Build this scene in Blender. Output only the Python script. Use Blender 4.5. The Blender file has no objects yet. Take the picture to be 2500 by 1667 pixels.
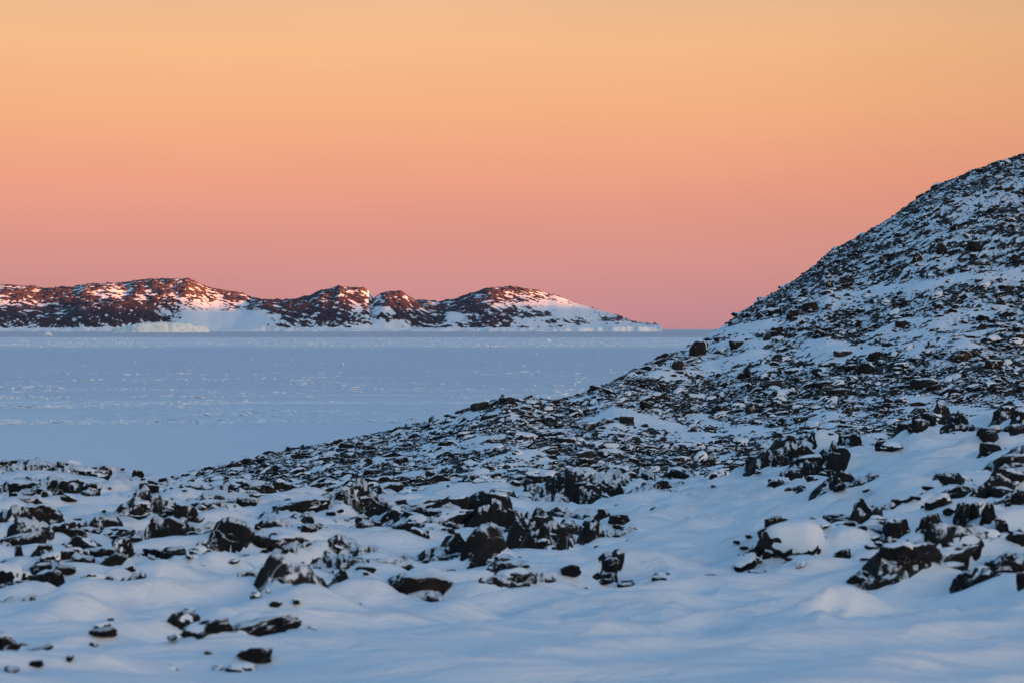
import bpy, math, random
import numpy as np
from mathutils import Vector

R = math.radians
scene = bpy.context.scene
C = scene.collection

# ------------------------------------------------------------------ camera
F_PX, CX, YH = 5881.0, 1250.0, 801.5      # focal length in photo pixels, centre column, eye-level row
ZC = 16.0                                 # eye height above the sea ice
cam_d = bpy.data.cameras.new('camera')
cam = bpy.data.objects.new('camera', cam_d)
C.objects.link(cam)
cam_d.sensor_width = 36.0
cam_d.lens = 36.0 * F_PX / 2500.0
cam_d.clip_start = 0.5
cam_d.clip_end = 200000.0
cam.location = (0, 0, ZC)
cam.rotation_euler = (R(90) - math.atan((833.5 - YH) / F_PX), 0, 0)
cam_d.dof.use_dof = True
cam_d.dof.focus_distance = 230.0
cam_d.dof.aperture_fstop = 3.2
scene.camera = cam

# ------------------------------------------------------------------ sun and sky
EXPOSURE = 2.7                            # exposed for the shade, long after the sun has left the near shore
GAIN = 2.0 ** EXPOSURE
SUN_AZ, SUN_EL = 42.0, 0.65               # degrees to the right of straight behind the camera; elevation
a, e = R(SUN_AZ), R(SUN_EL)
to_sun = Vector((math.sin(a) * math.cos(e), -math.cos(a) * math.cos(e), math.sin(e)))
sun_d = bpy.data.lights.new('sun', 'SUN')
sun_d.energy = 5.0
sun_d.angle = R(0.45)
sun_d.color = (1.0, 0.31, 0.09)
sun = bpy.data.objects.new('sun', sun_d)
C.objects.link(sun)
sun.rotation_euler = to_sun.to_track_quat('Z', 'Y').to_euler()
sun.location = (60, -40, 60)

world = bpy.data.worlds.new('World')
scene.world = world
world.use_nodes = True
wt = world.node_tree
wt.nodes.clear()


def nd(t, typ, **kw):
    n = t.nodes.new(typ)
    for k, v in kw.items():
        if k.startswith('i_'):
            key = k[2:]
            n.inputs[int(key) if key.isdigit() else key].default_value = v
        else:
            setattr(n, k, v)
    return n


def lk(t, a_, b_):
    t.links.new(a_, b_)


def math_n(t, op, a_, b_=None, c_=None, clamp=False):
    n = t.nodes.new('ShaderNodeMath')
    n.operation = op
    n.use_clamp = clamp
    for i, v in enumerate((a_, b_, c_)):
        if v is None:
            continue
        if isinstance(v, (int, float)):
            n.inputs[i].default_value = v
        else:
            t.links.new(v, n.inputs[i])
    return n.outputs[0]


def maprange(t, v, a0, a1, b0=0.0, b1=1.0, interp='SMOOTHSTEP'):
    n = t.nodes.new('ShaderNodeMapRange')
    n.interpolation_type = interp
    t.links.new(v, n.inputs[0])
    for i, x in enumerate((a0, a1, b0, b1)):
        n.inputs[i + 1].default_value = x
    return n.outputs[0]


def mixc(t, f, c0, c1, mode='MIX'):
    n = t.nodes.new('ShaderNodeMix')
    n.data_type = 'RGBA'
    n.blend_type = mode
    for sock, v in ((n.inputs[0], f), (n.inputs[6], c0), (n.inputs[7], c1)):
        if isinstance(v, (int, float)):
            sock.default_value = v
        elif isinstance(v, tuple):
            sock.default_value = v if len(v) == 4 else (*v, 1)
        else:
            t.links.new(v, sock)
    return n.outputs[2]


def srgb(r, g, b):
    def f(v):
        v /= 255.0
        return v / 12.92 if v <= 0.04045 else ((v + 0.055) / 1.055) ** 2.4
    return (f(r), f(g), f(b), 1.0)


def ramp(t, v, stops, interp='LINEAR'):
    n = t.nodes.new('ShaderNodeValToRGB')
    n.color_ramp.interpolation = interp
    el = n.color_ramp.elements
    while len(el) < len(stops):
        el.new(0.5)
    for s_, (p, c) in zip(el, stops):
        s_.position = p
        s_.color = c if len(c) == 4 else (*c, 1)
    t.links.new(v, n.inputs[0])
    return n.outputs[0]


sky = nd(wt, 'ShaderNodeTexSky', sky_type='NISHITA', sun_disc=False, sun_elevation=R(1.9),
         sun_rotation=math.atan2(to_sun.x, to_sun.y), altitude=20.0, air_density=1.0, dust_density=3.0, ozone_density=2.6)
geo = nd(wt, 'ShaderNodeTexCoord')
sep = nd(wt, 'ShaderNodeSeparateXYZ')
lk(wt, geo.outputs['Generated'], sep.inputs[0])
elev = math_n(wt, 'MAXIMUM', sep.outputs[2], 0.0)
# anti-twilight arch: rose at the horizon, through orange to pale straw, then the blue of the upper sky
K = 4.0
low = ramp(wt, math_n(wt, 'MULTIPLY', elev, K), [
    (0.000, srgb(194, 138, 147)), (K * 0.012, srgb(203, 142, 143)), (K * 0.035, srgb(219, 150, 139)),
    (K * 0.062, srgb(238, 161, 133)), (K * 0.090, srgb(246, 178, 133)), (K * 0.115, srgb(246, 187, 138)),
    (K * 0.137, srgb(239, 188, 146)), (K * 0.185, srgb(214, 186, 160)), (1.0, srgb(160, 172, 186))])
dot = nd(wt, 'ShaderNodeVectorMath', operation='DOT_PRODUCT')
lk(wt, geo.outputs['Generated'], dot.inputs[0])
dot.inputs[1].default_value = (-math.sin(R(8)), math.cos(R(8)), 0)      # slowly fading away from the anti-solar side
side = maprange(wt, dot.outputs['Value'], 0.90, 1.0, 0.82 / GAIN, 1.0 / GAIN)
lowv = nd(wt, 'ShaderNodeVectorMath', operation='SCALE')
lk(wt, low, lowv.inputs[0])
hz = nd(wt, 'ShaderNodeTexNoise')          # faint unevenness of the clear sky
hz.inputs['Scale'].default_value = 1.0
hz.inputs['Detail'].default_value = 3.0
hv = nd(wt, 'ShaderNodeVectorMath', operation='MULTIPLY')
lk(wt, geo.outputs['Generated'], hv.inputs[0])
hv.inputs[1].default_value = (5.0, 5.0, 28.0)
lk(wt, hv.outputs[0], hz.inputs['Vector'])
side = math_n(wt, 'MULTIPLY', side, maprange(wt, hz.outputs[0], 0.3, 0.7, 0.975, 1.025, 'LINEAR'))
lk(wt, side, lowv.inputs['Scale'])
nis = nd(wt, 'ShaderNodeVectorMath', operation='SCALE')
lk(wt, sky.outputs[0], nis.inputs[0])
nis.inputs['Scale'].default_value = 0.134
tint = mixc(wt, 1.0, nis.outputs[0], (1.0, 1.02, 0.93), 'MULTIPLY')
w_el = maprange(wt, elev, 0.15, 0.34, 1.0, 0.0)
w_az = maprange(wt, dot.outputs['Value'], -0.55, 0.5, 0.0, 1.0)
wfac = math_n(wt, 'MULTIPLY', w_el, w_az)
final = mixc(wt, wfac, tint, lowv.outputs[0])
bg = nd(wt, 'ShaderNodeBackground')
bg.inputs['Strength'].default_value = 1.0
lk(wt, final, bg.inputs['Color'])
wo = nd(wt, 'ShaderNodeOutputWorld')
lk(wt, bg.outputs[0], wo.inputs['Surface'])

vs = scene.view_settings
vs.view_transform = 'Standard'
vs.look = 'None'
vs.exposure = EXPOSURE
vs.gamma = 1.0
vs.use_curve_mapping = False
scene.render.engine = 'CYCLES'
scene.cycles.max_bounces = 6
scene.cycles.diffuse_bounces = 4

# ------------------------------------------------------------------ noise
def _h(ix, iy, iz, seed):
    h = (ix.astype(np.int64) * 374761393 + iy.astype(np.int64) * 668265263 + iz * 2147483647 + seed * 974634391) & 0xFFFFFFFF
    h = ((h ^ (h >> 13)) * 1274126177) & 0xFFFFFFFF
    h = ((h ^ (h >> 16)) * 2246822519) & 0xFFFFFFFF
    return ((h ^ (h >> 15)) & 0xFFFFFF).astype(np.float64) / float(0x1000000)


def noise2(x, y, seed=0):
    ix, iy = np.floor(x), np.floor(y)
    fx, fy = x - ix, y - iy
    ux, uy = fx * fx * fx * (fx * (fx * 6 - 15) + 10), fy * fy * fy * (fy * (fy * 6 - 15) + 10)
    out = 0
    for dx in (0, 1):
        for dy in (0, 1):
            g = _h(ix + dx, iy + dy, 0, seed) * 6.283185
            v = np.cos(g) * (fx - dx) + np.sin(g) * (fy - dy)
            out = out + v * (ux if dx else 1 - ux) * (uy if dy else 1 - uy)
    return out * 1.4


def fbm2(x, y, octv=4, seed=0, gain=0.5):
    s, amp, tot = 0, 1.0, 0
    for o in range(octv):
        s = s + amp * noise2(x * 2 ** o + 17.3 * o, y * 2 ** o - 9.1 * o, seed + o)
        tot += amp
        amp *= gain
    return s / tot * 1.3


def ridged2(x, y, octv=4, seed=0):
    s, amp, tot = 0, 1.0, 0
    for o in range(octv):
        s = s + amp * (1 - np.abs(noise2(x * 2 ** o + 5.7 * o, y * 2 ** o + 3.3 * o, seed + o)) * 1.6)
        tot += amp
        amp *= 0.5
    return s / tot


def noise3(p, seed=0):
    i = np.floor(p)
    f = p - i
    u = f * f * f * (f * (f * 6 - 15) + 10)
    out = 0
    for dx in (0, 1):
        for dy in (0, 1):
            for dz in (0, 1):
                h = _h(i[:, 0] + dx, i[:, 1] + dy, (i[:, 2] + dz).astype(np.int64), seed)
                out = out + h * (u[:, 0] if dx else 1 - u[:, 0]) * (u[:, 1] if dy else 1 - u[:, 1]) * (u[:, 2] if dz else 1 - u[:, 2])
    return out * 2 - 1


def fbm3(p, octv=3, seed=0):
    s, amp, tot = 0, 1.0, 0
    for o in range(octv):
        s = s + amp * noise3(p * 2 ** o + 11.7 * o, seed + o)
        tot += amp
        amp *= 0.5
    return s / tot


def worley2(x, y, seed=0):
    ix, iy = np.floor(x), np.floor(y)
    f1 = np.full(x.shape, 9.0)
    f2 = np.full(x.shape, 9.0)
    cid = np.zeros(x.shape)
    for dx in (-1, 0, 1):
        for dy in (-1, 0, 1):
            cx_, cy_ = ix + dx, iy + dy
            px_ = cx_ + _h(cx_, cy_, 1, seed)
            py_ = cy_ + _h(cx_, cy_, 2, seed)
            d = np.hypot(px_ - x, py_ - y)
            near = d < f1
            f2 = np.where(near, f1, np.minimum(f2, d))
            cid = np.where(near, _h(cx_, cy_, 3, seed), cid)
            f1 = np.where(near, d, f1)
    return f1, f2, cid


def sstep(a0, a1, v):
    t = np.clip((v - a0) / (a1 - a0), 0, 1)
    return t * t * (3 - 2 * t)


# ------------------------------------------------------------------ materials
def new_mat(name):
    m = bpy.data.materials.new(name)
    m.use_nodes = True
    t = m.node_tree
    b = t.nodes['Principled BSDF']
    return m, t, b


def tex_noise(t, vec, scale, detail=4.0, rough=0.55, dist=0.0):
    n = nd(t, 'ShaderNodeTexNoise')
    n.inputs['Scale'].default_value = scale
    n.inputs['Detail'].default_value = detail
    n.inputs['Roughness'].default_value = rough
    n.inputs['Distortion'].default_value = dist
    if vec is not None:
        lk(t, vec, n.inputs['Vector'])
    return n.outputs[0]


def bump(t, h, strength, dist, normal=None):
    n = nd(t, 'ShaderNodeBump')
    n.inputs['Strength'].default_value = strength
    n.inputs['Distance'].default_value = dist
    lk(t, h, n.inputs['Height'])
    if normal is not None:
        lk(t, normal, n.inputs['Normal'])
    return n.outputs[0]


def scaled(t, vec, s):
    n = nd(t, 'ShaderNodeVectorMath', operation='MULTIPLY')
    lk(t, vec, n.inputs[0])
    n.inputs[1].default_value = s
    return n.outputs[0]


SNOW = (0.84, 0.87, 0.90)


def snow_material():
    m, t, b = new_mat('snow')
    g = nd(t, 'ShaderNodeNewGeometry')
    pos = g.outputs['Position']
    n1 = tex_noise(t, scaled(t, pos, (0.6, 2.0, 1.0)), 1.8, 6.0, 0.62, 0.5)
    n2 = tex_noise(t, pos, 16.0, 3.0)
    col = mixc(t, maprange(t, n1, 0.35, 0.7), (0.80, 0.84, 0.885), (0.87, 0.89, 0.91))
    lk(t, col, b.inputs['Base Color'])
    b.inputs['Roughness'].default_value = 0.55
    b.inputs['Specular IOR Level'].default_value = 0.25
    nn = bump(t, n1, 0.6, 0.14)
    nn = bump(t, n2, 0.18, 0.012, nn)
    lk(t, nn, b.inputs['Normal'])
    return m


def rock_colour(t, pos, sc=1.0):
    n1 = tex_noise(t, pos, 1.7 * sc, 5.0, 0.62, 0.4)
    n2 = tex_noise(t, pos, 9.0 * sc, 5.0, 0.7)
    c = ramp(t, n1, [(0.30, (0.006, 0.006, 0.0075)), (0.48, (0.012, 0.0115, 0.0115)), (0.60, (0.024, 0.0205, 0.017)), (0.75, (0.050, 0.038, 0.025))])
    c = mixc(t, maprange(t, n2, 0.40, 0.72, 0.0, 0.75), c, (0.012, 0.012, 0.014))
    return c, n1, n2


def rock_material(name, hue, dust=0.5, sc=1.0):
    """dark lichen-stained rock; wind-blown snow is caught in its cracks and on its ledges"""
    m, t, b = new_mat(name)
    tc = nd(t, 'ShaderNodeTexCoord')
    oi = nd(t, 'ShaderNodeObjectInfo')
    add = nd(t, 'ShaderNodeVectorMath', operation='ADD')
    lk(t, tc.outputs['Object'], add.inputs[0])
    off = nd(t, 'ShaderNodeVectorMath', operation='SCALE')
    off.inputs[0].default_value = (31.0, 17.0, 23.0)
    lk(t, oi.outputs['Random'], off.inputs['Scale'])
    lk(t, off.outputs[0], add.inputs[1])
    pos = add.outputs[0]
    c, n1, n2 = rock_colour(t, pos, sc)
    c = mixc(t, 1.0, c, hue, 'MULTIPLY')
    g = nd(t, 'ShaderNodeNewGeometry')
    sp = nd(t, 'ShaderNodeSeparateXYZ')
    lk(t, g.outputs['Normal'], sp.inputs[0])
    vor = nd(t, 'ShaderNodeTexVoronoi', feature='DISTANCE_TO_EDGE')
    vor.inputs['Scale'].default_value = 2.1 * sc
    warp = nd(t, 'ShaderNodeVectorMath', operation='MULTIPLY_ADD')
    wn = nd(t, 'ShaderNodeTexNoise')
    wn.inputs['Scale'].default_value = 2.5
    lk(t, pos, wn.inputs['Vector'])
    lk(t, wn.outputs['Color'], warp.inputs[0])
    warp.inputs[1].default_value = (0.5, 0.5, 0.5)
    lk(t, scaled(t, pos, (1.2, 1.2, 0.75)), warp.inputs[2])
    lk(t, warp.outputs[0], vor.inputs['Vector'])
    crack = maprange(t, vor.outputs[0], 0.008, 0.035, 1.0, 0.0)
    gate = maprange(t, tex_noise(t, pos, 1.3, 2.0), 0.54, 0.68)
    crack = math_n(t, 'MULTIPLY', crack, gate)
    ledge = math_n(t, 'ADD', math_n(t, 'MULTIPLY', sp.outputs[2], 0.70), math_n(t, 'MULTIPLY', n2, 0.5))
    ledge = math_n(t, 'ADD', ledge, math_n(t, 'MULTIPLY', sp.outputs[0], 0.12))
    ledge = maprange(t, ledge, 0.88 - 0.12 * dust, 0.95 - 0.12 * dust)
    pl = tex_noise(t, scaled(t, pos, (1.0, 1.0, 0.55)), 2.6 * sc, 5.0, 0.62, 0.8)
    pl = math_n(t, 'ADD', pl, math_n(t, 'MULTIPLY', sp.outputs[2], 0.09))
    ledge = math_n(t, 'MAXIMUM', ledge, maprange(t, pl, 0.68 - 0.05 * dust, 0.73 - 0.05 * dust))
    sn = math_n(t, 'MAXIMUM', math_n(t, 'MULTIPLY', crack, 0.85 * min(1.0, dust * 1.6)), ledge)
    col = mixc(t, sn, c, SNOW)
    lk(t, col, b.inputs['Base Color'])
    b.inputs['Roughness'].default_value = 0.8
    b.inputs['Specular IOR Level'].default_value = 0.25
    nn = bump(t, n1, 0.9, 0.16)
    nn = bump(t, n2, 0.9, 0.06, nn)
    lk(t, nn, b.inputs['Normal'])
    return m


def terrain_material(name, scale, rock_hue, soft=0.10):
    """snow lying between bare stone: the attribute 'snow' says how deep the cover is"""
    m, t, b = new_mat(name)
    g = nd(t, 'ShaderNodeNewGeometry')
    pos = g.outputs['Position']
    at = nd(t, 'ShaderNodeAttribute', attribute_name='snow')
    n1 = tex_noise(t, pos, 0.9 * scale, 5.0, 0.65)
    n2 = tex_noise(t, pos, 3.3 * scale, 4.0, 0.65)
    c = ramp(t, n1, [(0.32, (0.016, 0.016, 0.019)), (0.5, (0.034, 0.031, 0.030)), (0.62, (0.062, 0.050, 0.040)), (0.76, (0.10, 0.080, 0.058))])
    c = mixc(t, 1.0, c, rock_hue, 'MULTIPLY')
    v = math_n(t, 'ADD', at.outputs['Fac'], math_n(t, 'MULTIPLY', math_n(t, 'SUBTRACT', n2, 0.5), 0.9))
    f = maprange(t, v, 0.5 - soft, 0.5 + soft)
    sc_ = mixc(t, maprange(t, n1, 0.35, 0.7), (0.80, 0.84, 0.885), (0.87, 0.89, 0.91))
    lk(t, mixc(t, f, c, sc_), b.inputs['Base Color'])
    b.inputs['Roughness'].default_value = 0.7
    b.inputs['Specular IOR Level'].default_value = 0.2
    nn = bump(t, n2, 0.5, 0.12 / scale)
    lk(t, nn, b.inputs['Normal'])
    return m


def sea_ice_material():
    m, t, b = new_mat('sea_ice')
    g = nd(t, 'ShaderNodeNewGeometry')
    pos = g.outputs['Position']
    sp = nd(t, 'ShaderNodeSeparateXYZ')
    lk(t, pos, sp.inputs[0])
    wob = tex_noise(t, pos, 0.0011, 3.0)
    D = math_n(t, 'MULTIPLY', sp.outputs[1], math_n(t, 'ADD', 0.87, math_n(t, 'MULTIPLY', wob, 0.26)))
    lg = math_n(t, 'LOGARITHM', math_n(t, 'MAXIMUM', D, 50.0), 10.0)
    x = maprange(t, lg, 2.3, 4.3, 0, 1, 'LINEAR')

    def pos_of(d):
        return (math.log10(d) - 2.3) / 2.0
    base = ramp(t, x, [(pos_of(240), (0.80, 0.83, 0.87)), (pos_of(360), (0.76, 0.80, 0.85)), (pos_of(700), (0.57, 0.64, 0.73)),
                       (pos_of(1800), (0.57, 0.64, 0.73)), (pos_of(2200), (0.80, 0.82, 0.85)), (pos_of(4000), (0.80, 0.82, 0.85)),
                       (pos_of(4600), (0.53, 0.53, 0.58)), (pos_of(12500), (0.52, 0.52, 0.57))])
    flk = ramp(t, x, [(pos_of(260), (0.0,) * 3), (pos_of(340), (0.10,) * 3), (pos_of(430), (0.85,) * 3), (pos_of(600), (0.85,) * 3), (pos_of(800), (0.35,) * 3),
                      (pos_of(1100), (0.10,) * 3), (pos_of(2000), (0.06,) * 3), (pos_of(2300), (0.8,) * 3), (pos_of(3900), (0.8,) * 3), (pos_of(4500), (0.0,) * 3)])
    big = tex_noise(t, scaled(t, pos, (0.12, 1.0, 1.0)), 0.03, 4.0, 0.6)
    n1 = tex_noise(t, scaled(t, pos, (1.0, 0.22, 1.0)), 0.30, 5.0, 0.7)
    n1 = math_n(t, 'ADD', math_n(t, 'MULTIPLY', n1, 0.55), math_n(t, 'MULTIPLY', big, 0.45))
    thr = math_n(t, 'SUBTRACT', 0.74, math_n(t, 'MULTIPLY', flk, 0.262))
    fl = math_n(t, 'MULTIPLY', math_n(t, 'SUBTRACT', n1, thr), 12.0, clamp=True)
    soft = tex_noise(t, scaled(t, pos, (0.25, 1.0, 1.0)), 0.06, 4.0, 0.6)
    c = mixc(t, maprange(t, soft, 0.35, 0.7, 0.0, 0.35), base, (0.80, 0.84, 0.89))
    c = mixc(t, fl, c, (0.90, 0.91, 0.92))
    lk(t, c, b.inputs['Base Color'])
    b.inputs['Roughness'].default_value = 0.6
    b.inputs['Specular IOR Level'].default_value = 0.3
    return m


def ice_material():
    m, t, b = new_mat('glacier_ice')
    g = nd(t, 'ShaderNodeNewGeometry')
    pos = g.outputs['Position']
    n1 = tex_noise(t, scaled(t, pos, (1.0, 1.0, 2.5)), 0.05, 5.0, 0.6)
    c = ramp(t, n1, [(0.30, (0.52, 0.70, 0.76)), (0.5, (0.74, 0.83, 0.86)), (0.68, (0.88, 0.90, 0.90))])
    lk(t, c, b.inputs['Base Color'])
    b.inputs['Roughness'].default_value = 0.4
    lk(t, bump(t, n1, 0.6, 3.0), b.inputs['Normal'])
    return m


M_SNOW = snow_material()
M_ROCKS = [rock_material('black_rock', (0.85, 0.88, 0.95), 0.55), rock_material('brown_rock', (1.35, 1.05, 0.80), 0.45), rock_material('grey_rock', (1.9, 1.9, 1.95), 0.35),
           rock_material('mossy_rock', (2.2, 1.9, 0.9), 0.25)]
M_STONE = rock_material('stone', (1.35, 1.15, 0.95), 0.15, 1.3)
M_STONE2 = rock_material('dark_stone', (0.8, 0.82, 0.9), 0.15, 1.3)
M_BED = rock_material('bedrock', (0.95, 0.92, 0.9), 0.45, 1.2)
M_HILL = terrain_material('snowy_scree', 1.0, (0.8, 0.68, 0.56))
M_ISLAND = terrain_material('snowy_island', 0.06, (1.6, 1.2, 1.7), 0.22)
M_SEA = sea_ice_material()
M_ICE = ice_material()


# ------------------------------------------------------------------ mesh helpers
def mesh_np(name, V, quads=None, tris=None, mats=(), smooth=True, matidx=None):
    me = bpy.data.meshes.new(name)
    V = np.asarray(V, np.float32)
    me.vertices.add(len(V))
    me.vertices.foreach_set('co', V.ravel())
    faces = quads if quads is not None else tris
    n = faces.shape[1]
    me.loops.add(faces.size)
    me.loops.foreach_set('vertex_index', faces.astype(np.int32).ravel())
    me.polygons.add(len(faces))
    me.polygons.foreach_set('loop_start', np.arange(0, faces.size, n, dtype=np.int32))
    me.polygons.foreach_set('loop_total', np.full(len(faces), n, np.int32))
    if matidx is not None:
        me.polygons.foreach_set('material_index', matidx.astype(np.int32))
    me.polygons.foreach_set('use_smooth', np.full(len(faces), smooth, bool))
    for m in mats:
        me.materials.append(m)
    me.update(calc_edges=True)
    return me


def grid_faces(nr, nc):
    i = np.arange(nr * nc).reshape(nr, nc)
    return np.stack([i[:-1, :-1].ravel(), i[:-1, 1:].ravel(), i[1:, 1:].ravel(), i[1:, :-1].ravel()], 1)


def grid_mesh(name, X, Y, Z, mats, snow=None):
    nr, nc = X.shape
    me = mesh_np(name, np.stack([X.ravel(), Y.ravel(), Z.ravel()], 1), quads=grid_faces(nr, nc), mats=mats)
    if snow is not None:
        at = me.attributes.new('snow', 'FLOAT', 'POINT')
        at.data.foreach_set('value', snow.astype(np.float32).ravel())
    return me


def link(name, data, parent=None, **props):
    o = bpy.data.objects.new(name, data)
    C.objects.link(o)
    if parent is not None:
        o.parent = parent
    for k, v in props.items():
        o[k] = v
    return o


def zrow(y, d):                            # height of a point at depth d that the photo shows on row y
    return ZC - (y - YH) / F_PX * d


# ------------------------------------------------------------------ sea ice
ang = np.linspace(0, 2 * math.pi, 97)[:-1]
rad = np.array([0.0, 60, 200, 600, 2000, 6000, 20000, 70000])
V = np.array([[r * math.cos(t), r * math.sin(t), 0.0] for r in rad for t in ang])
q = []
n = len(ang)
for i in range(len(rad) - 1):
    for j in range(n):
        q.append([i * n + j, (i + 1) * n + j, (i + 1) * n + (j + 1) % n, i * n + (j + 1) % n])
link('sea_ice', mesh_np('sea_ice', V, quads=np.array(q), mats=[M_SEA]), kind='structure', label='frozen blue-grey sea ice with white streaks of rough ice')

# ------------------------------------------------------------------ added unseen ridge, shaped to shade the near shore and lower island flanks
hx = Vector((to_sun.x, to_sun.y, 0)).normalized()
px_ = Vector((-hx.y, hx.x, 0))
if px_.y < 0:
    px_ = -px_
tt = np.linspace(-5000, 14500, 240)
ss = np.linspace(-1900, 3000, 50)
TT, SS = np.meshgrid(tt, ss)
crest_h = 384 + 30 * fbm2(tt / 1500, tt * 0 + 3.3, 4, 5)
prof = np.where(SS < 0, np.cos(np.clip(SS / 1900, -1, 0) * math.pi / 2) ** 1.4, 1 - 0.10 * SS / 3000)
ZZ = crest_h[None, :] * prof * sstep(-5000, -3500, TT) * sstep(14500, 13200, TT) + 14 * fbm2(TT / 380, SS / 380, 4, 8) * prof - 8
BX = hx.x * (9000 + SS) + px_.x * TT
BY = hx.y * (9000 + SS) + px_.y * TT
link('sun_block_ridge', grid_mesh('sun_block_ridge', BX, BY, ZZ, [M_SNOW]), kind='structure')

# ------------------------------------------------------------------ island
def interp(pts, u):
    p = np.array(pts, float)
    return np.interp(u, p[:, 0], p[:, 1])


RID = {
    'back': (12750, [(-400, 700), (0, 695), (85, 698), (106, 703), (181, 700), (213, 693), (255, 691), (308, 691), (330, 684), (372, 680), (457, 680), (478, 689), (510, 702), (542, 707), (595, 718), (627, 730), (690, 736), (760, 760), (830, 806)], 1080),
    'front': (11980, [(-400, 770), (0, 752), (60, 748), (110, 757), (163, 752), (224, 737), (253, 736), (314, 730), (343, 734), (369, 745), (397, 759), (434, 774), (484, 784), (520, 806)], 380),
    'middle': (12330, [(520, 806), (580, 752), (627, 734), (690, 732), (720, 729), (755, 722), (768, 717), (785, 708), (800, 706), (829, 697), (850, 702), (880, 703), (899, 709), (911, 726), (940, 745), (985, 775), (1020, 806)], 720),
    'small': (12150, [(880, 806), (905, 745), (915, 727), (930, 716), (945, 711), (980, 709), (990, 715), (1005, 727), (1020, 737), (1045, 755), (1070, 773), (1095, 790), (1120, 806)], 560),
    'dome': (12450, [(900, 806), (980, 745), (1015, 734), (1040, 732), (1075, 736), (1105, 731), (1130, 722), (1160, 711), (1200, 703), (1240, 699), (1280, 702), (1320, 712), (1360, 722), (1400, 738), (1450, 752), (1500, 767), (1535, 780), (1552, 787), (1604, 790), (1611, 800), (1615, 809)], 850),
}
NU, ND = 940, 240
u = np.linspace(-420, 1640, NU)
dd = np.concatenate([np.linspace(11480, 11720, 40), np.linspace(11726, 13400, ND - 40)])
U, DD = np.meshgrid(u, dd)
XX = (U - CX) / F_PX * DD
best = np.full(U.shape, -60.0)
which = np.zeros(U.shape, int)
for i, (nm, (dc, pts, w)) in enumerate(RID.items()):
    wig = 90 * fbm2(U / 130, U * 0 + i * 7.7, 3, 30 + i)
    zc = zrow(interp(pts, U), dc)
    s = (DD - dc - wig) / w
    pr = np.where(s < 0, 1 - np.abs(s) ** 1.45, 1 - 0.9 * s ** 2)
    h = np.where(zc > 0, zc * pr, -60) - 4
    which = np.where(h > best, i, which)
    best = np.maximum(best, h)
n_l = fbm2(XX / 220, DD / 220, 5, 3)
n_s = fbm2(XX / 38 + DD / 70, DD / 60, 4, 9)
rdg = ridged2(XX / 120, DD / 120, 4, 21)
ru = np.zeros(U.shape)
YP = YH + (ZC - best) / DD * F_PX
# where bare rock shows: (column, row, half width, half height, strength)
for (cu, cy, wu, wy, st) in [(60, 735, 150, 45, 0.85), (250, 715, 210, 28, 0.75), (410, 690, 95, 26, 1.05), (520, 715, 90, 22, 0.8), (290, 765, 150, 34, 1.35), (90, 780, 140, 26, 1.1), (640, 742, 90, 20, 0.75),
                             (740, 765, 95, 38, 1.35), (820, 715, 80, 22, 1.2), (860, 755, 110, 30, 0.85), (960, 722, 36, 28, 1.6), (1000, 752, 40, 34, 1.6), (1050, 785, 45, 26, 1.2), (1130, 745, 80, 18, 1.0),
                             (1230, 715, 110, 24, 1.1), (1200, 762, 90, 16, 1.0), (1180, 790, 60, 18, 1.3), (1225, 795, 45, 10, 1.1), (1320, 767, 34, 7, 1.1), (1490, 779, 26, 5, 1.3), (1405, 785, 26, 5, 0.9), (1345, 790, 16, 10, 0.8),
                             (945, 757, 40, 12, -0.9), (1120, 778, 30, 20, -0.9), (570, 785, 110, 26, -1.3), (1400, 750, 110, 22, -0.5), (1300, 795, 70, 14, -0.2), (300, 727, 60, 9, -0.5), (915, 718, 14, 12, -0.9)]:
    ru = ru + st * np.exp(-((U - cu) / wu) ** 4 - ((YP - cy) / wy) ** 4)
n_f = fbm2(XX / 15, DD / 24, 3, 10)
rock = 0.50 * np.minimum(ru, 1.25) - 0.31 + 0.80 * n_s + 0.40 * n_l + 0.60 * (rdg - 0.6) + 0.50 * n_f
rk = sstep(-0.2, 0.35, rock)
Zi = best + n_l * 8 + rk * (15 * (rdg - 0.6) + 9 * n_s + 5 * n_f)
# ice foot and glacier front along the shore
shore = 11540 + 60 * fbm2(U / 45, U * 0, 4, 77) + 70 * sstep(420, 700, U) * sstep(760, 620, U)
foot = (7 + 6 * fbm2(U / 20, U * 0 + 1, 3, 78) + 12 * sstep(1330, 1400, U) + 8 * np.exp(-((U - 1530) / 60) ** 2))
inl = sstep(0, 26 + 60 * sstep(1330, 1250, U) * sstep(-0.4, 0.4, fbm2(U / 60, U * 0, 2, 79)), DD - shore)
Zi = np.where(DD < shore, -6.0, np.maximum(Zi, foot * (0.95 + 0.05 * n_s) + (DD - shore) * 0.012)) * inl - 6 * (1 - inl)
Zi = np.where(U > 1614 + 2.5 * fbm2(DD / 40, DD * 0, 3, 4), -8, Zi)
rock = np.where(Zi < foot + 12, rock - 0.9, rock)
snow_i = np.clip(0.5 - rock * 1.7, 0, 1)
link('island', grid_mesh('island', XX, DD, Zi, [M_ISLAND], snow_i), kind='structure', label='rocky island hills half covered in snow beyond the sea ice')

# ------------------------------------------------------------------ hillside
CREST = [(-900, 1330), (-200, 1262), (200, 1200), (404, 1173), (531, 1141), (680, 1104), (787, 1084), (882, 1063), (1020, 1034), (1105, 1013), (1169, 985), (1222, 976), (1300, 975), (1361, 974), (1414, 961), (1478, 937), (1541, 903), (1626, 868), (1701, 838), (1743, 813), (1828, 754),
         (1913, 701), (1988, 648), (2020, 617), (2073, 590), (2168, 536), (2243, 484), (2285, 457), (2370, 420), (2445, 393), (2500, 374), (2700, 310), (3100, 230), (3700, 160)]
D0 = 84.0


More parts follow.
